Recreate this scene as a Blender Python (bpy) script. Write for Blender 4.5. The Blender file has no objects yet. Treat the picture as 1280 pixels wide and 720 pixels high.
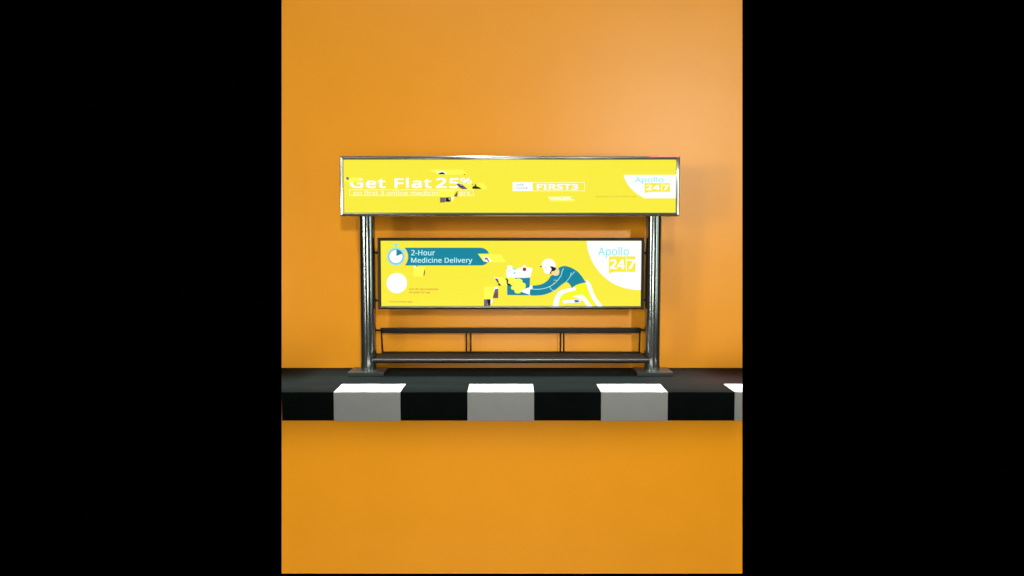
import bpy, bmesh, math, random
from mathutils import Vector, Matrix
random.seed(7)
sc = bpy.context.scene
R = math.radians

# ------------------------------------------------------------------ camera
FPX, TH, EYE, CX = 1043.0, R(4.06), 2.17, 636.0
cam_d = bpy.data.cameras.new('camera')
cam_d.lens = FPX / 1280 * 36; cam_d.sensor_width = 36
cam_d.shift_x = (640 - CX) / 1280
cam_d.clip_start = 0.05; cam_d.clip_end = 200
cam = bpy.data.objects.new('camera', cam_d); sc.collection.objects.link(cam)
cam.location = (0, 0, EYE); cam.rotation_euler = (R(90) - TH, 0, 0)
sc.camera = cam
CAM = Vector((0, 0, EYE)); FW = Vector((0, math.cos(TH), -math.sin(TH))); UP = Vector((0, math.sin(TH), math.cos(TH)))

def ray(px, py): return FW + Vector((1, 0, 0)) * ((px - CX) / FPX) + UP * ((360 - py) / FPX)
def at(px, py, Y):
    r = ray(px, py); return CAM + r * (Y / r.y)

# ------------------------------------------------------------------ world: a dark studio
w = bpy.data.worlds.new('World'); sc.world = w; w.use_nodes = True
w.node_tree.nodes['Background'].inputs[0].default_value = (0, 0, 0, 1)
w.node_tree.nodes['Background'].inputs[1].default_value = 0
sc.view_settings.view_transform = 'Standard'; sc.view_settings.look = 'None'
sc.view_settings.exposure = 0; sc.view_settings.gamma = 1
sc.cycles.max_bounces = 6
try: sc.cycles.use_denoising = True
except Exception: pass

# ------------------------------------------------------------------ added lamps, unseen; they shape light, shadows and reflections
def area(name, loc, target, sx, sy, power, color=(1, 1, 1), spread=180):
    d = bpy.data.lights.new(name, 'AREA'); d.shape = 'RECTANGLE'; d.size = sx; d.size_y = sy
    d.energy = power; d.color = color; d.spread = R(spread)
    o = bpy.data.objects.new(name, d); sc.collection.objects.link(o)
    o.location = loc
    o.rotation_euler = (Vector(target) - Vector(loc)).to_track_quat('-Z', 'Y').to_euler()
    return o
# added parallel beams, aimed to light the backdrop and leave the kerb face dim
def beam(name, KDIR, x, z_lo, z_hi, E, spread, back=13.6):
    """rectangular beam that meets the backdrop between heights z_lo and z_hi"""
    Y = 12.95; KDIR = Vector(KDIR).normalized()
    side = KDIR.cross(Vector((0, 0, 1))).normalized(); upv = side.cross(KDIR).normalized()
    mid = Vector((x, Y, (z_lo + z_hi) / 2))
    h = abs((z_hi - z_lo) * upv.z); wd = 10.5 * (1.15 if KDIR.x > .5 else 1)
    # area lamp with narrow spread: radiant exitance ~ irradiance across the beam
    loc = mid - KDIR * back
    o = area(name, loc, mid, wd, h, E * wd * h, (0.97, 1.0, 0.85), spread)
    o.rotation_euler = KDIR.to_track_quat('-Z', 'Y').to_euler()
RIGHT, LEFT, SIDE, HIGH = (-0.20, 1.0, -0.25), (0.66, 1.0, -0.16), (1.15, 1.0, -0.10), (0.12, 1.0, -0.70)
beam('key_lamp_upper', RIGHT, 0.0, -0.10, 7.6, 1.20, 4)
beam('cross_fill_upper', LEFT, 0.0, 0.25, 7.6, 0.40, 9)  # this and the next two are added to soften backdrop shadows
beam('side_fill_upper', SIDE, 0.0, 0.25, 7.6, 0.55, 9)
beam('high_fill_upper', HIGH, 0.0, -0.55, 7.6, 0.68, 6)
beam('low_fill', (0.0, 1.0, 0.85), 0.0, -4.6, -0.80, 3.45, 4)  # added from below, brightens the backdrop under the slab
# overhead strip straight above the kerb
area('overhead_strip', (0, 11.50, 6.3), (0, 11.50, 0), 7.6, 1.0, 118, (.97, 1, 1), 15)
# added strip to brighten the pavement's back, passing in front of the header sign
area('pavement_fill', (0, 9.95, 6.3), (0, 12.35, 0), 6.0, 0.9, 44, (.92, 1, 1), 6)
# added lamp near the camera, mirrored as a soft glow in the backdrop
area('sheen_fill_centre', (0.2, -0.6, 1.0), (0.3, 13, 1.0), 2.2, 1.6, 26, (1.0, 0.97, 0.90), 60)
# tall strip reflected as the bright line in the posts
area('strip_lamp_left', (-8.4, 2.3, 2.6), (0, 12.4, 1.2), 0.28, 6.0, 36, (1, 1, 1), 70)
area('wide_fill_right', (9.5, 6.0, 2.6), (0, 12.4, 1.4), 5.0, 5.0, 26, (0.9, 1, 0.92), 90)  # added wide lamp, gives the posts a grey-green reflection
area('strip_lamp_right', (8.0, 4.5, 2.6), (0, 12.4, 1.2), 0.5, 5.0, 16, (0.9, 1, 0.93), 70)  # added strip, brightens the right side of posts and sign frame
# added red lamp overhead, tints the right end of the pavement
area('red_tint_lamp', (3.0, 11.9, 6.3), (3.0, 11.9, 0), 1.3, 1.1, 22, (1, .10, .06), 14)

# ------------------------------------------------------------------ materials
def lin(c): return tuple((v / 255 / 12.92) if v / 255 <= .04045 else ((v / 255 + .055) / 1.055) ** 2.4 for v in c)
def mat(name, color, rough=.5, metal=0, spec=.5, emit=None, strength=1):
    m = bpy.data.materials.new(name); m.use_nodes = True
    b = m.node_tree.nodes['Principled BSDF']
    b.inputs['Base Color'].default_value = (*color, 1); b.inputs['Roughness'].default_value = rough
    b.inputs['Metallic'].default_value = metal; b.inputs['Specular IOR Level'].default_value = spec
    if emit: b.inputs['Emission Color'].default_value = (*emit, 1); b.inputs['Emission Strength'].default_value = strength
    return m
def noise_bump(m, scale, vec, strength, dist, detail=2):
    nt = m.node_tree; b = nt.nodes['Principled BSDF']
    tc = nt.nodes.new('ShaderNodeTexCoord'); mp = nt.nodes.new('ShaderNodeMapping'); mp.inputs['Scale'].default_value = vec
    n = nt.nodes.new('ShaderNodeTexNoise'); n.inputs['Scale'].default_value = scale; n.inputs['Detail'].default_value = detail
    bp = nt.nodes.new('ShaderNodeBump'); bp.inputs['Strength'].default_value = strength; bp.inputs['Distance'].default_value = dist
    L = nt.links.new
    L(tc.outputs['Object'], mp.inputs['Vector']); L(mp.outputs[0], n.inputs['Vector']); L(n.outputs['Fac'], bp.inputs['Height']); L(bp.outputs[0], b.inputs['Normal'])
    return n
def noise_color(m, c1, c2, scale, vec=(1, 1, 1), lo=.35, hi=.65, detail=6, rough=None):
    nt = m.node_tree; b = nt.nodes['Principled BSDF']; L = nt.links.new
    tc = nt.nodes.new('ShaderNodeTexCoord'); mp = nt.nodes.new('ShaderNodeMapping'); mp.inputs['Scale'].default_value = vec
    n = nt.nodes.new('ShaderNodeTexNoise'); n.inputs['Scale'].default_value = scale; n.inputs['Detail'].default_value = detail
    cr = nt.nodes.new('ShaderNodeValToRGB'); cr.color_ramp.elements[0].position = lo; cr.color_ramp.elements[1].position = hi
    cr.color_ramp.elements[0].color = (*c1, 1); cr.color_ramp.elements[1].color = (*c2, 1)
    L(tc.outputs['Object'], mp.inputs['Vector']); L(mp.outputs[0], n.inputs['Vector']); L(n.outputs['Fac'], cr.inputs[0]); L(cr.outputs[0], b.inputs['Base Color'])
    if rough:
        mr = nt.nodes.new('ShaderNodeMapRange'); mr.inputs['To Min'].default_value = rough[0]; mr.inputs['To Max'].default_value = rough[1]
        L(n.outputs['Fac'], mr.inputs['Value']); L(mr.outputs[0], b.inputs['Roughness'])

M = {}
M['orange'] = mat('orange_satin_paint', (.80, .285, .010), .31, 0, .20)
noise_color(M['orange'], (.79, .288, .0085), (.81, .296, .0095), 1.3)
M['pave'] = mat('dark_pavement_paint', (.020, .026, .025), .8, 0, .06)
noise_color(M['pave'], (.0040, .0066, .0062), (.0054, .0084, .0079), 2.2)
noise_bump(M['pave'], 120, (1, 1, 1), .08, .002)
M['black'] = mat('black_kerb_paint', (.020, .026, .025), .8, 0, .06)
noise_color(M['black'], (.0040, .0066, .0062), (.0054, .0084, .0079), 3)
M['white'] = mat('white_kerb_paint', (.78, .78, .75), .6, 0, .3)
noise_color(M['white'], (.63, .63, .60), (.66, .66, .63), 5)
M['steel'] = mat('polished_steel', (.29, .315, .295), .15, .96)
noise_bump(M['steel'], 3.2, (4, 4, .15), .30, .010, 0)
M['chrome'] = mat('chrome_frame', (.50, .48, .43), .18, .88)
noise_bump(M['chrome'], 1.1, (.42, 1, .8), .7, .42, 0)
M['gun'] = mat('dark_metal_frame', (.018, .013, .008), .3, 0, .14)
noise_bump(M['gun'], 1.2, (1, 1, 1), .5, .03, 1)
M['bench'] = mat('dark_bench_metal', (.014, .012, .010), .33, 0, .12)
noise_bump(M['bench'], 2, (1, 1, 1), .3, .006, 2)
M['slat'] = mat('dark_slat_metal', (.012, .010, .008), .45, 0, .04)
M['plate'] = mat('base_plate_metal', (.024, .026, .023), .4, .2, .25)
noise_bump(M['plate'], 6, (1, 1, 1), .3, .003, 2)
M['housing'] = mat('sign_housing_metal', (.10, .10, .10), .5, .6)
def lit(name, rgb, s=.97): 
    l = lin(rgb); return mat(name, tuple(.03 * v for v in l), .6, 0, .1, l, s)
for k, c in dict(yellow=(250, 237, 62), white_print=(255, 255, 255), cream=(255, 255, 205), glow=(255, 255, 84), cyan=(98, 236, 232), teal=(12, 134, 158),
                 halo=(150, 232, 232), plum=(135, 60, 110), dark=(28, 20, 24), grey=(112, 98, 122), brown=(120, 80, 90), skin=(250, 218, 160), rust=(140, 64, 40),
                 legyellow=(247, 250, 30), blue=(28, 110, 190), ice=(190, 245, 250), fine=(216, 146, 66), orange_print=(214, 130, 48), pale=(246, 222, 110), usecode=(105, 165, 185), greenyel=(226, 214, 60)).items():
    M['p_' + k] = lit('print_' + k, c)

# ------------------------------------------------------------------ mesh helpers
def link(name, bm, m, parent=None, smooth=False):
    me = bpy.data.meshes.new(name); bm.to_mesh(me); bm.free(); me.materials.append(m)
    if smooth:
        for p in me.polygons: p.use_smooth = True
    o = bpy.data.objects.new(name, me); sc.collection.objects.link(o)
    if parent: o.parent = parent
    return o
def shade_auto(o, ang=35):
    me = o.data
    for p in me.polygons: p.use_smooth = True
    bm = bmesh.new(); bm.from_mesh(me)
    for e in bm.edges:
        if len(e.link_faces) == 2 and e.calc_face_angle(0) > R(ang): e.smooth = False
    bm.to_mesh(me); bm.free()
def add_box(bm, x0, x1, y0, y1, z0, z1, bev=0, seg=2):
    t = bmesh.new(); bmesh.ops.create_cube(t, size=1)
    for v in t.verts: v.co = Vector(((x0 + x1) / 2 + v.co.x * (x1 - x0), (y0 + y1) / 2 + v.co.y * (y1 - y0), (z0 + z1) / 2 + v.co.z * (z1 - z0)))
    if bev: bmesh.ops.bevel(t, geom=t.edges[:], offset=bev, segments=seg, affect='EDGES', profile=.6)
    merge(bm, t)
def merge(bm, t):
    me = bpy.data.meshes.new('t'); t.to_mesh(me); t.free(); bm.from_mesh(me); bpy.data.meshes.remove(me)
def add_prism(bm, plan, z0, z1, bev=0):
    """plan polygon (x, y) extruded from z0 to z1"""
    t = bmesh.new()
    lo = [t.verts.new((x, y, z0)) for x, y in plan]; hi = [t.verts.new((x, y, z1)) for x, y in plan]
    t.faces.new(list(reversed(lo))); t.faces.new(hi); n = len(plan)
    for i in range(n): t.faces.new((lo[i], lo[(i + 1) % n], hi[(i + 1) % n], hi[i]))
    bmesh.ops.recalc_face_normals(t, faces=t.faces)
    if bev: bmesh.ops.bevel(t, geom=t.edges[:], offset=bev, segments=2, affect='EDGES', profile=.6)
    merge(bm, t)
def add_tube(bm, a, b, r, seg=24, r2=None):
    a, b = Vector(a), Vector(b); d = b - a
    t = bmesh.new(); bmesh.ops.create_cone(t, cap_ends=True, segments=seg, radius1=r, radius2=r if r2 is None else r2, depth=d.length)
    q = d.to_track_quat('Z', 'Y').to_matrix().to_4x4(); bmesh.ops.transform(t, matrix=Matrix.Translation((a + b) / 2) @ q, verts=t.verts)
    merge(bm, t)
def empty(name, loc, label, cat):
    o = bpy.data.objects.new(name, None); sc.collection.objects.link(o); o.location = loc; o.empty_display_size = .1
    o['label'] = label; o['category'] = cat; return o

# flat printed artwork on a sign face: outlines given in photo pixels, laid on the plane y = Y
def poly_pts(pts, Y): return [at(px, py, Y) for px, py in pts]
def flat(name, polys, m, Y, parent):
    if len(polys) > 1 and name.split('_')[-1] in ('patch', 'speck', 'marks', 'lines', 'outline', 'peak'):
        for p in polys: flat_one(name.replace('marks', 'mark').replace('lines', 'line'), [p], m, Y, parent)
        return
    return flat_one(name, polys, m, Y, parent)
def flat_one(name, polys, m, Y, parent):
    bm = bmesh.new()
    for pts in polys:
        vs = [bm.verts.new(p) for p in poly_pts(pts, Y)]
        es = [bm.edges.new((vs[i], vs[(i + 1) % len(vs)])) for i in range(len(vs))]
        bmesh.ops.triangle_fill(bm, edges=es, use_beauty=True, normal=(0, -1, 0))
    for f in bm.faces:
        f.normal_update()
        if f.normal.y > 0: f.normal_flip()
    return link(name, bm, m, parent)
def smooth(pts, n=8, closed=True):
    """Catmull-Rom through the points"""
    out = []; N = len(pts)
    rng = range(N) if closed else range(N - 1)
    for i in rng:
        g = (lambda k: pts[k % N]) if closed else (lambda k: pts[max(0, min(N - 1, k))])
        p0, p1, p2, p3 = g(i - 1), g(i), g(i + 1), g(i + 2)
        for j in range(n):
            t = j / n
            out.append(tuple(.5 * (2 * p1[c] + (p2[c] - p0[c]) * t + (2 * p0[c] - 5 * p1[c] + 4 * p2[c] - p3[c]) * t * t + (3 * p1[c] - p0[c] - 3 * p2[c] + p3[c]) * t ** 3) for c in (0, 1)))
    if not closed: out.append(pts[-1])
    return out
def stroke(pts, wd, n=6):
    """ribbon along an open curve"""
    c = smooth(pts, n, False); L, Rr = [], []
    for i, p in enumerate(c):
        a, b = c[max(0, i - 1)], c[min(len(c) - 1, i + 1)]
        dx, dy = b[0] - a[0], b[1] - a[1]; l = math.hypot(dx, dy) or 1
        L.append((p[0] - dy / l * wd / 2, p[1] + dx / l * wd / 2)); Rr.append((p[0] + dy / l * wd / 2, p[1] - dx / l * wd / 2))
    return L + Rr[::-1]
def circ(cx, cy, rx, ry=None, n=48, a0=0, a1=360):
    ry = ry or rx; full = abs(a1 - a0) >= 360
    return [(cx + rx * math.cos(R(a0 + (a1 - a0) * i / (n if full else n - 1))), cy + ry * math.sin(R(a0 + (a1 - a0) * i / (n if full else n - 1)))) for i in range(n)]
def rect(x0, y0, x1, y1): return [(x0, y0), (x1, y0), (x1, y1), (x0, y1)]
def rim(x0, y0, x1, y1, t):   # outlined rectangle as four bars
    return [rect(x0, y0, x1, y0 + t), rect(x0, y1 - t, x1, y1), rect(x0, y0 + t, x0 + t, y1 - t), rect(x1 - t, y0 + t, x1, y1 - t)]
def rrect(x0, y0, x1, y1, r):
    o = []
    for cx, cy, a in ((x1 - r, y0 + r, -90), (x1 - r, y1 - r, 0), (x0 + r, y1 - r, 90), (x0 + r, y0 + r, 180)):
        o += circ(cx, cy, r, r, 6, a, a + 90)
    return o
try: FONT = bpy.data.fonts.load(bpy.utils.system_resource('DATAFILES', path='fonts') + '/NotoSansHebrew-Regular.woff2')
except Exception: FONT = None
def text_flat(name, lines, m, Y, parent):
    """lines: (string, x0, y0, x1, y1, weight); the string is stretched to its box and thickened by weight (in picture units)"""
    if len(lines) > 1:      # every line or word group is a print of its own
        for l in lines: text_flat(name, [l], m, Y, parent)
        return
    bm = bmesh.new()
    for s, x0, y0, x1, y1, wt in lines:
        cu = bpy.data.curves.new('lettering', 'FONT'); cu.body = s; cu.size = 1; cu.resolution_u = 6
        if FONT: cu.font = FONT
        cu.space_character = 1 + wt * .12
        o = bpy.data.objects.new('lettering', cu); sc.collection.objects.link(o)
        bpy.context.view_layer.update()
        dg = bpy.context.evaluated_depsgraph_get(); me = bpy.data.meshes.new_from_object(o.evaluated_get(dg))
        bpy.data.objects.remove(o); bpy.data.curves.remove(cu)
        co = [v.co.copy() for v in me.vertices]
        a, b, c, d = min(v.x for v in co), max(v.x for v in co), min(v.y for v in co), max(v.y for v in co)
        wx, wy = wt, wt * .55
        shifts = [(0, 0)] if not wt else [(ux * wx, uy * wy) for ux in (-1, -.33, .33, 1) for uy in (-1, 1)]
        for k, (dx, dy) in enumerate(shifts):
            for v, q in zip(me.vertices, co):
                px = x0 + wx + (q.x - a) / (b - a) * (x1 - x0 - 2 * wx) + dx; py = y1 - wy - (q.y - c) / (d - c) * (y1 - y0 - 2 * wy) + dy
                v.co = at(px, py, Y - .0001 * k)
            bm.from_mesh(me)
        bpy.data.meshes.remove(me)
    for f in bm.faces:
        f.normal_update()
        if f.normal.y > 0: f.normal_flip()
    return link(name, bm, m, parent)

# ------------------------------------------------------------------ backdrop
def struct(o): o['kind'] = 'structure'; return o
bm = bmesh.new()
d0 = 12.97 * math.cos(TH) + EYE * math.sin(TH)
bw0, bw1 = (352 - CX) / FPX * d0, (928 - CX) / FPX * d0
bh0, bh1 = -357 / FPX * d0, 400 / FPX * d0
add_box(bm, bw0, bw1, 0, .05, bh0, bh1, .004)
bd = struct(link('backdrop', bm, M['orange']))
bd.location = CAM + FW * d0; bd.rotation_euler = (-TH, 0, 0)
bd['label'] = 'tall plain orange backdrop board behind the bus shelter'

# ------------------------------------------------------------------ pavement and kerb
YF, YK, YB = 10.98, 11.55, 12.93
ZB = at(636, 525.8, YF).z
def endx(px, Y): return at(px, 360, Y).x * 1.0
def edge(px, Y, Z=0):
    return (px - CX) / FPX * (Y * math.cos(TH) + (EYE - Z) * math.sin(TH))
le = [(edge(352, YF), YF), (edge(352, YK), YK), (edge(352, YB), YB)]
re_ = [(edge(928, YF), YF), (edge(928, YK), YK), (edge(928, YB), YB)]
bm = bmesh.new()
add_prism(bm, [le[1], re_[1], re_[2], le[2]], ZB + .02, 0)
pv = struct(link('pavement', bm, M['pave'])); pv['label'] = 'dark grey pavement slab under the bus shelter'
kerb = struct(bpy.data.objects.new('kerb', None)); sc.collection.objects.link(kerb); kerb['label'] = 'kerb of alternating black and white blocks along the pavement'
x0, pitch = edge(417, YF), (edge(918.4, YF) - edge(417, YF)) / 6
marks = [x0 + pitch * i for i in range(7)]
def splay(side, Y): a = le if side == 0 else re_; return a[0][0] + (a[1][0] - a[0][0]) * (Y - YF) / (YK - YF)
def stone(xa, xb, white):
    g = .0015
    yf = YF - .012 if white else YF
    zt = .004 if white else .0
    pl = []
    A = [(xa + g, yf), (xa + g, YK - .002)] if xa is not None else [(splay(0, yf), yf), (splay(0, YK), YK - .002)]
    B = [(xb - g, yf), (xb - g, YK - .002)] if xb is not None else [(splay(1, yf), yf), (splay(1, YK), YK - .002)]
    b = bmesh.new(); add_prism(b, [A[0], B[0], B[1], A[1]], ZB, zt, .003)
    o = link('kerb_block', b, M['white' if white else 'black'], kerb)
    o['label'] = 'white painted kerb block' if white else 'black painted kerb block'
stone(None, marks[0], False)
for i in range(6): stone(marks[i], marks[i + 1], i % 2 == 0)
stone(marks[6], None, True)

# ------------------------------------------------------------------ bus shelter
SH = empty('bus_shelter', (.02, 12.44, 0), 'steel bus shelter with two yellow advertising boards and a dark bench on the pavement', 'bus shelter')
bpy.context.view_layer.update()
INV = Matrix.Translation((-.02, -12.44, 0))
def own(o, root=SH):
    """keep world placement below the shelter empty"""
    o.matrix_parent_inverse = INV; return o
# posts and base plates
SIGN_BOT = at(636, 269.6, 12.25).z
for cx in (-2.108, 2.155):
    bm = bmesh.new(); segs = 64; r = .1165; zs = [.058, SIGN_BOT + .01]
    add_tube(bm, (cx, 12.445, zs[0]), (cx, 12.445, zs[1]), r, segs)
    p = own(link('post', bm, M['steel'], SH)); shade_auto(p)
    bm = bmesh.new(); add_box(bm, cx - .268, cx + .268, 12.165, 12.63, 0, .060, .010)
    link('base_plate', bm, M['plate'], p)

def board(name, px0, py0, px1, py1, fw, Yf, Yb, mframe, mface):
    """lightbox: housing > frame (mitred bevelled moulding) and yellow face"""
    a, b = at(px0, py1, Yf), at(px1, py0, Yf)
    s = Yf / FPX * 1.0; t = fw * s
    bm = bmesh.new(); add_box(bm, a.x + .01, b.x - .01, Yf + .035, Yb, a.z + .01, b.z - .01, .01)
    h = own(link(name, bm, M['housing'], SH))
    bm = bmesh.new()
    prof = [(0, Yb - .03), (0, Yf + .012), (t * .22, Yf), (t * .60, Yf - .004), (t * .86, Yf + .006), (t, Yf + .028), (t, Yf + .05)]   # inset, depth
    rings = []
    for ins, y in prof:
        rings.append([bm.verts.new(c) for c in ((a.x + ins, y, a.z + ins), (b.x - ins, y, a.z + ins), (b.x - ins, y, b.z - ins), (a.x + ins, y, b.z - ins))])
    for k in range(len(rings) - 1):
        for i in range(4):
            j = (i + 1) % 4; bm.faces.new((rings[k][i], rings[k][j], rings[k + 1][j], rings[k + 1][i]))
    bmesh.ops.recalc_face_normals(bm, faces=bm.faces)
    # long mouldings get cross cuts so the wavy metal shades well
    f = link('frame', bm, mframe, h); 
    bm = bmesh.new(); Yp = Yf + .026
    add_box(bm, a.x + t * .9, b.x - t * .9, Yp, Yp + .02, a.z + t * .9, b.z - t * .9)
    link('sign_face', bm, mface, h)
    return h, Yp
def r1(x, y): return (415 + x / 5.565, 185 + y / 5.565)
def r2(x, y): return (630 + x / 5.565, 185 + y / 5.565)
def r3(x, y): return (440 + x / 6.26, 285 + y / 6.26)
def r4(x, y): return (620 + x / 5.818, 285 + y / 5.818)
def rg(x, y): return (660 + x / 9.23, 310 + y / 9.23)      # figure close view
def rb(x, y): return (600 + x / 9.23, 310 + y / 9.23)      # box close view
def rh(x, y): return (520 + x / 12, 200 + y / 12)
def Q(f, *p): return [f(*q) for q in p]

# ---- header sign
hs, YP = board('header_sign', 425.4, 195, 850.3, 270.2, 4.7, 12.25, 12.62, M['chrome'], M['p_yellow'])
L = [YP - .002 * k for k in range(1, 9)]
text_flat('headline_lettering', [('Get Flat', *r1(124, 207), *r1(692, 279), .75), ('25', *r1(722, 208), *r1(888, 279), .75), ('%', *r1(893, 207), *r1(972, 250), .3)], M['p_white_print'], L[1], hs)
flat('discount_outline', rim(*r1(120, 289), *r1(985, 333), .75), M['p_cream'], L[1], hs)
text_flat('discount_lettering', [('on first 3 online medicin', *r1(148, 297), *r1(735, 327), .22), ('ers', *r1(884, 304), *r1(960, 326), .22)], M['p_cream'], L[1], hs)
flat('pale_patch', [Q(r1, (678, 150), (910, 152), (945, 185), (745, 186), (705, 168)), Q(r1, (84, 203), (180, 207), (212, 236), (150, 238), (84, 232)),
                    Q(rh, (330, 455), (585, 455), (560, 520), (575, 560), (570, 610), (525, 630), (520, 550), (335, 548)), Q(rh, (640, 350), (820, 360), (840, 430), (780, 440), (690, 350)),
                    Q(rh, (905, 345), (1020, 350), (1075, 440), (990, 432))], M['p_glow'], L[3], hs)
flat('grey_patch', [Q(rh, (603, 360), (640, 350), (700, 375), (775, 437), (690, 437), (640, 400)), Q(rh, (360, 562), (438, 562), (438, 634), (360, 640)), Q(r1, (98, 203), (118, 203), (116, 222), (100, 220))], M['p_grey'], L[4], hs)
flat('white_patch', [Q(rh, (300, 160), (420, 165), (470, 212), (350, 214)), Q(rh, (640, 352), (668, 350), (700, 395), (660, 385)), Q(rh, (525, 555), (575, 550), (560, 585), (545, 612)),], M['p_white_print'], L[4], hs)
flat('dark_patch', [Q(rh, (445, 562), (520, 560), (520, 622), (480, 630), (440, 622)), Q(rh, (843, 405), (880, 388), (940, 405), (985, 435), (850, 432)), Q(rh, (610, 368), (700, 395), (712, 412), (650, 400)),
                    Q(rh, (325, 178), (350, 200), (380, 182), (412, 188), (445, 212), (350, 216)), Q(rh, (705, 208), (750, 216), (728, 224)), Q(rh, (835, 352), (860, 374), (850, 376))], M['p_dark'], L[5], hs)
flat('white_sliver', [Q(rh, (492, 566), (506, 570), (502, 606), (494, 590))], M['p_cream'], L[6], hs)  # printed fragment of the broken artwork
flat('brown_patch', [Q(rh, (565, 548), (622, 460), (622, 548)), Q(rh, (870, 400), (890, 352), (912, 395), (893, 400))], M['p_brown'], L[5], hs)
# code box
flat('code_outline', rim(*r2(60, 237), *r2(562, 300), .75), M['p_cream'], L[1], hs)
flat('code_tab', [rect(*r2(60, 237), *r2(200, 300))], M['p_white_print'], L[2], hs)
text_flat('code_tab_lettering', [('USE', *r2(88, 249), *r2(138, 263), .0), ('CODE', *r2(88, 272), *r2(166, 286), .0)], M['p_usecode'], L[3], hs)
text_flat('code_lettering', [('FIRST3', *r2(228, 250), *r2(516, 291), .6)], M['p_white_print'], L[2], hs)
flat('pale_strip', [Q(r2, (302, 340), (468, 336), (498, 371), (330, 372))], M['p_glow'], L[1], hs)
flat('white_strip', [Q(r2, (305, 340), (462, 338), (486, 362), (325, 362))], M['p_cream'], L[2], hs)
flat('speck', [Q(r2, (398, 343), (408, 348), (403, 352)), Q(r2, (470, 345), (478, 350), (468, 352))], M['p_grey'], L[3], hs)
text_flat('small_print', [('Applicable on online orders only', *r2(636, 332), *r2(918, 344), .0)], M['p_orange_print'], L[1], hs)
# logo
def bez(p0, p1, p2, p3, n=20):
    return [tuple((1 - t) ** 3 * p0[c] + 3 * (1 - t) ** 2 * t * p1[c] + 3 * (1 - t) * t * t * p2[c] + t ** 3 * p3[c] for c in (0, 1)) for t in [i / n for i in range(n + 1)]]
flat('logo_field', [bez(r2(832, 187), r2(845, 250), r2(895, 310), r2(978, 350)) + Q(r2, (1201, 350), (1203, 187))], M['p_white_print'], L[1], hs)
text_flat('logo_lettering', [('Apollo', *r2(910, 202), *r2(1110, 250), .0)], M['p_cyan'], L[2], hs)
flat('logo_badge', [rrect(*r2(978, 244), *r2(1154, 305), .6), Q(r2, (979, 296), (1030, 298), (1000, 309), (980, 313))], M['p_yellow'], L[3], hs)
text_flat('badge_numerals', [('24', *r2(988, 256), *r2(1085, 293), .5), ('7', *r2(1104, 256), *r2(1146, 293), .5)], M['p_white_print'], L[4], hs)
flat('badge_bar', [rect(*r2(1094, 250), *r2(1099, 300))], M['p_white_print'], L[4], hs)

# ---- advertising panel between the posts
ap, YP = board('advertising_panel', 472.6, 297.2, 805.9, 386.6, 3.9, 12.36, 12.46, M['gun'], M['p_yellow'])
L = [YP - .002 * k for k in range(1, 10)]
# banner with a bite taken by the stopwatch
bite = [(x, y) for x, y in circ(r3(340, 225)[0], r3(340, 225)[1], 15.9, 15.9, 20, 43, -47)]
ban = Q(r3, (405, 293),) + [p for p in bite if p[1] > r3(0, 156)[1] and p[1] < r3(0, 293)[1]] + Q(r3, (408, 154),) + [r3(1000, 154)] + bez(r3(1000, 154), r3(1040, 154), r3(1062, 175), r3(1073, 200)) + Q(r3, (985, 202), (1030, 262), (1062, 268)) + bez(r3(1062, 268), r3(1050, 285), r3(1030, 293), r3(1005, 293))
flat('banner', [ban], M['p_teal'], L[1], ap)
flat('banner_rim', [stroke([(r3(340, 225)[0] + 15.4 * math.cos(R(a)), r3(340, 225)[1] + 15.4 * math.sin(R(a))) for a in (45, 25, 0, -25, -45)], 1.0)], M['p_pale'], L[2], ap)  # pale printed line along the bite
text_flat('banner_lettering', [('2-Hour', *r3(463, 172), *r3(650, 215), .18), ('Medicine Delivery', *r3(462, 231), *r3(942, 284), .18)], M['p_ice'], L[2], ap)
c = r3(344, 224)
flat('stopwatch_body', [circ(*c, 11.4), rect(c[0] - 1.1, c[1] - 14.5, c[0] + 1.1, c[1] - 10.8), rect(c[0] - 3.6, c[1] - 16.2, c[0] + 3.6, c[1] - 14.2), Q(r3, (402, 162), (420, 178), (408, 190), (392, 174))], M['p_halo'], L[2], ap)
flat('stopwatch_ring', [circ(*c, 9.1)], M['p_plum'], L[3], ap)
flat('stopwatch_dial', [circ(*c, 8.5)], M['p_white_print'], L[4], ap)
flat('stopwatch_wedge', [[(c[0] + .6, c[1] - .8)] + [(c[0] + .6 + 8.2 * math.cos(R(a)), c[1] - .2 + 8.2 * math.sin(R(a))) for a in range(-90, -24, 8)]], M['p_teal'], L[5], ap)
flat('white_disc', [circ(*r3(350, 431), 12.8, 12.8)], M['p_white_print'], L[1], ap)
text_flat('small_print', [('Scan QR code to download', *r3(446, 470), *r3(674, 488), .1), ('the Apollo 24|7 app', *r3(446, 495), *r3(610, 514), .1)], M['p_fine'], L[1], ap)
text_flat('terms_line', [('*Terms & conditions apply', *r3(286, 569), *r3(474, 586), .06)], M['p_fine'], L[1], ap)
flat('pale_patch', [Q(r3, (482, 305), (572, 305), (560, 380), (482, 378)), Q(r3, (985, 202), (1165, 208), (1205, 268), (1062, 268), (1030, 262)),
                    Q(rb, (160, 338), (400, 338), (420, 395), (380, 430), (215, 432)), Q(rb, (48, 448), (168, 448), (148, 580), (48, 590))], M['p_glow'], L[3], ap)
flat('white_patch', [Q(r3, (484, 296), (516, 296), (510, 310), (488, 306)), Q(r3, (1022, 222), (1062, 225), (1098, 262), (1042, 262)), Q(rb, (160, 338), (212, 342), (212, 372), (190, 380)),
                     Q(rb, (170, 448), (208, 448), (208, 475), (160, 495)), Q(rb, (118, 590), (146, 582), (138, 640), (120, 650))], M['p_white_print'], L[4], ap)
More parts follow.
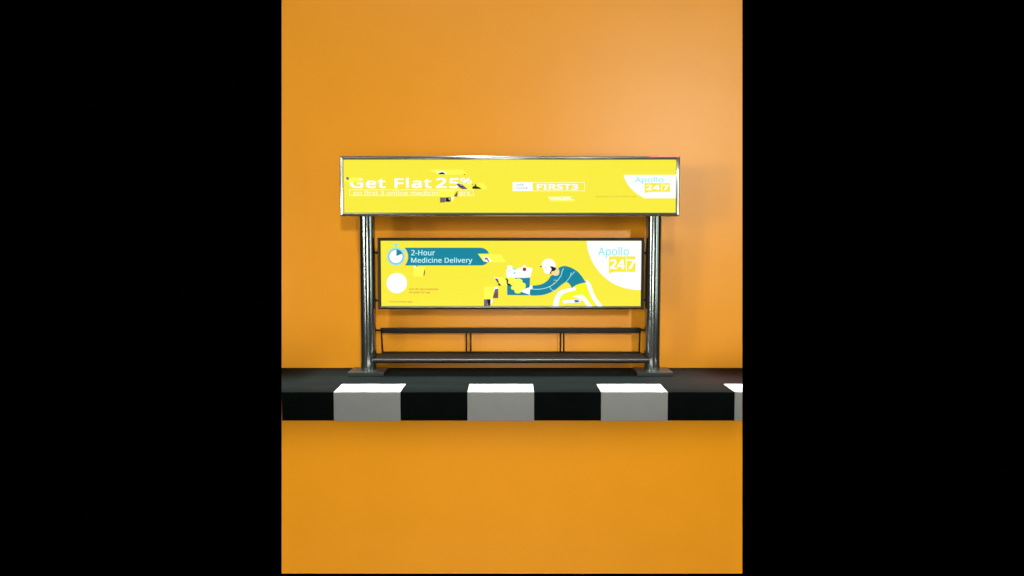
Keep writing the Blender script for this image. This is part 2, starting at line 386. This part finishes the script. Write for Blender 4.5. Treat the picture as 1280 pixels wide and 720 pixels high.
flat('grey_patch', [Q(r3, (496, 294), (514, 294), (508, 306)), Q(r3, (1036, 234), (1058, 232), (1075, 262), (1068, 265), (1052, 244), (1044, 250)), Q(rb, (46, 592), (88, 592), (88, 672), (46, 672)), Q(rb, (175, 472), (210, 470), (210, 578), (146, 578))], M['p_grey'], L[5], ap)
flat('dark_patch', [Q(rb, (82, 592), (122, 592), (120, 664), (94, 670)), Q(rb, (286, 352), (312, 350), (328, 372), (326, 395), (302, 366)), Q(rb, (305, 402), (340, 410), (366, 434), (318, 430)), Q(rb, (205, 405), (232, 412), (245, 436), (212, 432))], M['p_dark'], L[6], ap)
flat('brown_patch', [Q(r3, (558, 372), (568, 318), (572, 345), (566, 374)), Q(rb, (170, 350), (205, 355), (220, 400), (205, 405)), Q(rb, (155, 540), (210, 500), (210, 578), (150, 578)), Q(rb, (306, 372), (326, 395), (320, 405), (304, 400))], M['p_brown'], L[6], ap)
# delivered goods and box
flat('medicine_goods', [smooth(Q(rb, (302, 258), (318, 240), (318, 204), (372, 205), (372, 238), (402, 250), (448, 232), (490, 222), (498, 198), (528, 200), (534, 220), (606, 236), (586, 300), (570, 342), (400, 344), (310, 330)), 3)], M['p_white_print'], L[2], ap)
flat('goods_marks', [Q(rb, (384, 232), (410, 232), (410, 250), (384, 250)), Q(rb, (388, 278), (408, 278), (408, 298), (388, 298)), stroke(Q(rb, (316, 272), (335, 262), (356, 264)), .7)], M['p_cyan'], L[3], ap)
flat('goods_cap', [circ(*rb(513, 246), 2.3)], M['p_rust'], L[3], ap)
flat('parcel_box', [Q(rb, (312, 338), (578, 340), (570, 545), (314, 543))], M['p_teal'], L[2], ap)
flat('parcel_flower', [smooth(Q(rb, (405, 362), (450, 352), (488, 372), (490, 396), (522, 412), (526, 450), (505, 475), (478, 488), (470, 515), (430, 525), (400, 510), (394, 485), (364, 476), (358, 450), (380, 430), (395, 400)), 5)], M['p_glow'], L[4], ap)
# delivery rider drawing
flat('rider_arms', [smooth(Q(rg, (22, 480), (20, 540), (100, 548), (200, 535), (300, 492), (380, 430), (440, 385), (520, 300), (490, 250), (430, 212), (385, 214), (345, 240), (300, 300), (265, 320), (230, 370), (170, 412), (100, 430), (45, 436)), 5)], M['p_teal'], L[4], ap)
flat('rider_torso', [smooth(Q(rg, (385, 214), (430, 208), (500, 228), (570, 270), (620, 325), (655, 380)), 5, False) + Q(rg, (676, 396), (610, 408)) + smooth(Q(rg, (560, 425), (520, 450), (505, 462)), 3, False) + Q(rg, (490, 430), (470, 405), (436, 392), (380, 300))], M['p_teal'], L[4], ap)
flat('sleeve_lines', [stroke(Q(rg, (48, 474), (120, 476), (190, 466), (255, 442), (310, 405), (350, 362), (385, 310), (392, 270), (412, 235)), .75), stroke(Q(rg, (296, 372), (318, 370), (340, 378)), .6),
                      stroke(Q(rg, (252, 446), (262, 470), (285, 488), (314, 492)), .7), stroke(Q(rg, (438, 392), (470, 355), (490, 322), (498, 280)), .65), stroke(Q(rg, (490, 320), (515, 298), (540, 270)), .65)], M['p_ice'], L[5], ap)
flat('elbow_gap', [Q(rg, (275, 428), (300, 398), (335, 384), (318, 400))], M['p_fine'], L[5], ap)
flat('rider_glove', [Q(rb, (466, 498), (520, 468), (566, 455), (580, 432), (606, 436), (606, 470), (578, 480), (574, 540), (545, 530), (500, 515))], M['p_white_print'], L[6], ap)
flat('rider_neck', [smooth(Q(rg, (262, 262), (300, 235), (345, 238), (362, 270), (350, 310), (318, 320), (285, 312), (266, 300)), 5)], M['p_skin'], L[5], ap)
flat('rider_helmet', [smooth(Q(rg, (160, 205), (168, 160), (200, 130), (240, 123), (285, 138), (315, 178), (318, 220), (290, 240), (262, 262), (250, 292), (222, 298), (190, 285), (178, 245)), 6)], M['p_white_print'], L[6], ap)
flat('rider_hair', [smooth(Q(rg, (250, 214), (285, 214), (298, 222), (318, 224), (322, 242), (308, 262), (282, 268), (268, 280), (268, 300), (256, 296), (252, 286), (265, 268), (272, 245), (262, 226)), 3)], M['p_dark'], L[7], ap)
flat('helmet_peak', [Q(rg, (130, 213), (160, 208), (160, 220), (142, 220)), circ(*rg(198, 224), .5, .5, 8)], M['p_dark'], L[7], ap)
flat('rider_seat', [Q(rg, (505, 462), (560, 425), (610, 408), (660, 404), (690, 480), (720, 560), (775, 668), (740, 668), (700, 620), (620, 545), (560, 560), (500, 580), (400, 600), (410, 640), (440, 668), (345, 668), (352, 600), (372, 548), (440, 505), (540, 490))], M['p_legyellow'], L[2], ap)
flat('rider_legs', [Q(rg, (286, 672), (300, 600), (322, 545), (350, 505), (400, 478), (490, 462), (505, 462), (545, 447), (556, 468), (545, 490), (480, 505), (425, 520), (385, 550), (362, 600), (352, 672)),
                    Q(rg, (655, 400), (676, 396), (664, 368), (690, 372), (725, 420), (752, 500), (785, 570), (860, 672), (798, 672), (740, 590), (700, 500), (676, 425)),
                    Q(rg, (510, 565), (560, 545), (620, 535), (660, 565), (742, 672), (680, 672), (640, 612), (600, 590), (560, 575)),
                    Q(rg, (400, 605), (530, 592), (610, 600), (600, 632), (410, 638)), Q(rg, (408, 630), (430, 634), (416, 650))], M['p_white_print'], L[3], ap)
flat('rider_trim', [Q(rg, (530, 600), (578, 600), (596, 622), (548, 630))], M['p_blue'], L[5], ap)
# logo
flat('logo_field', [bez(r4(658, 94), r4(668, 250), r4(790, 452), r4(1053, 452)) + Q(r4, (1060, 94))], M['p_white_print'], L[1], ap)
text_flat('logo_lettering', [('Apollo', *r4(744, 138), *r4(966, 218), .0)], M['p_cyan'], L[2], ap)
flat('logo_badge', [rrect(*r4(822, 206), *r4(1014, 319), 1.2), Q(r4, (822, 300), (870, 316), (840, 324), (822, 333))], M['p_yellow'], L[3], ap)
text_flat('badge_numerals', [('24', *r4(830, 228), *r4(937, 298), .6), ('7', *r4(955, 228), *r4(1014, 298), .6)], M['p_white_print'], L[4], ap)
flat('badge_bar', [rect(*r4(944, 215), *r4(951, 310))], M['p_white_print'], L[4], ap)
# four slim brackets hold the panel to the posts
for px0, px1, py in ((466, 473.6, 315.4), (467, 474, 374.8), (804.6, 811, 315.6), (804, 810, 374.4)):
    a, b = at(px0, py, 12.43), at(px1, py, 12.43)
    bm = bmesh.new(); add_tube(bm, a, b, .012, 10); add_tube(bm, a + Vector((0, .0, -.018)), b + Vector((0, .0, -.018)), .006, 8)
    link('bracket', bm, M['bench'], ap, True)

# ---- bench
def seat_z(Y): return .243 + (Y - 12.15) / .6 * .035
front = (at(466.7, 451, 12.15), at(811.6, 451, 12.15))
bm = bmesh.new(); rt = .034
add_tube(bm, (front[0].x, 12.15, front[0].z), (front[1].x, 12.15, front[1].z), rt, 20)
bench = own(link('bench', bm, M['bench'], SH)); shade_auto(bench)
zf = front[0].z + .012
zb = at(636, 439.6, 12.78).z
N = 6
for k in range(N):
    f = (k + 1) / N; Y = 12.15 + f * .63; z = zf + (zb - zf) * f
    if k < 3: xa, xb = at(470, 445, Y).x, at(807.6 + .8 - k * 1.2, 445, Y).x
    elif k == 3: xa, xb = at(471, 443, Y).x, at(804.4, 443, Y).x
    else: xa, xb = at(477.2, 440, Y).x, at(800.6, 440, Y).x
    bm = bmesh.new(); add_box(bm, xa, xb, Y - .039, Y + .039, z - .034, z, .014)
    o = link('seat_slat', bm, M['slat'], bench)
zt = at(636, 412.9, 12.84).z
for sx, px0, px1 in ((0, 466, 478.5), (1, 799.5, 812)):
    bm = bmesh.new(); add_box(bm, at(px0, 441, 12.70).x, at(px1, 441, 12.70).x, 12.67, 12.71, zb - .05, zb - .012, .004)
    link('seat_bracket', bm, M['bench'], bench)
    a, b = at(px0, 412.8, 12.5), at(px1 - 1, 412.8, 12.84)
    if sx: a, b = at(px0 + 1, 412.8, 12.84), at(px1 - 2, 412.8, 12.5)
    bm = bmesh.new(); add_tube(bm, a, b, .016, 10); link('backrest_bracket', bm, M['bench'], bench, True)
bm = bmesh.new(); a, b = at(475.6, 412.9, 12.84), at(801.0, 412.9, 12.84)
add_box(bm, a.x, b.x, 12.81, 12.87, zt - .041, zt + .041, .014)
rail = link('backrest_rail', bm, M['bench'], bench)
for pt, pb in ((477.0, 478.3), (583.0, 583.2), (588.3, 588.5), (700.6, 700.4), (704.8, 704.6), (799.8, 799.0)):
    bm = bmesh.new(); a, b = at(pb, 440, 12.80), at(pt, 415, 12.84)
    b.z = zt - .035
    add_tube(bm, a, b, .0125, 12); link('upright', bm, M['bench'], bench, True)
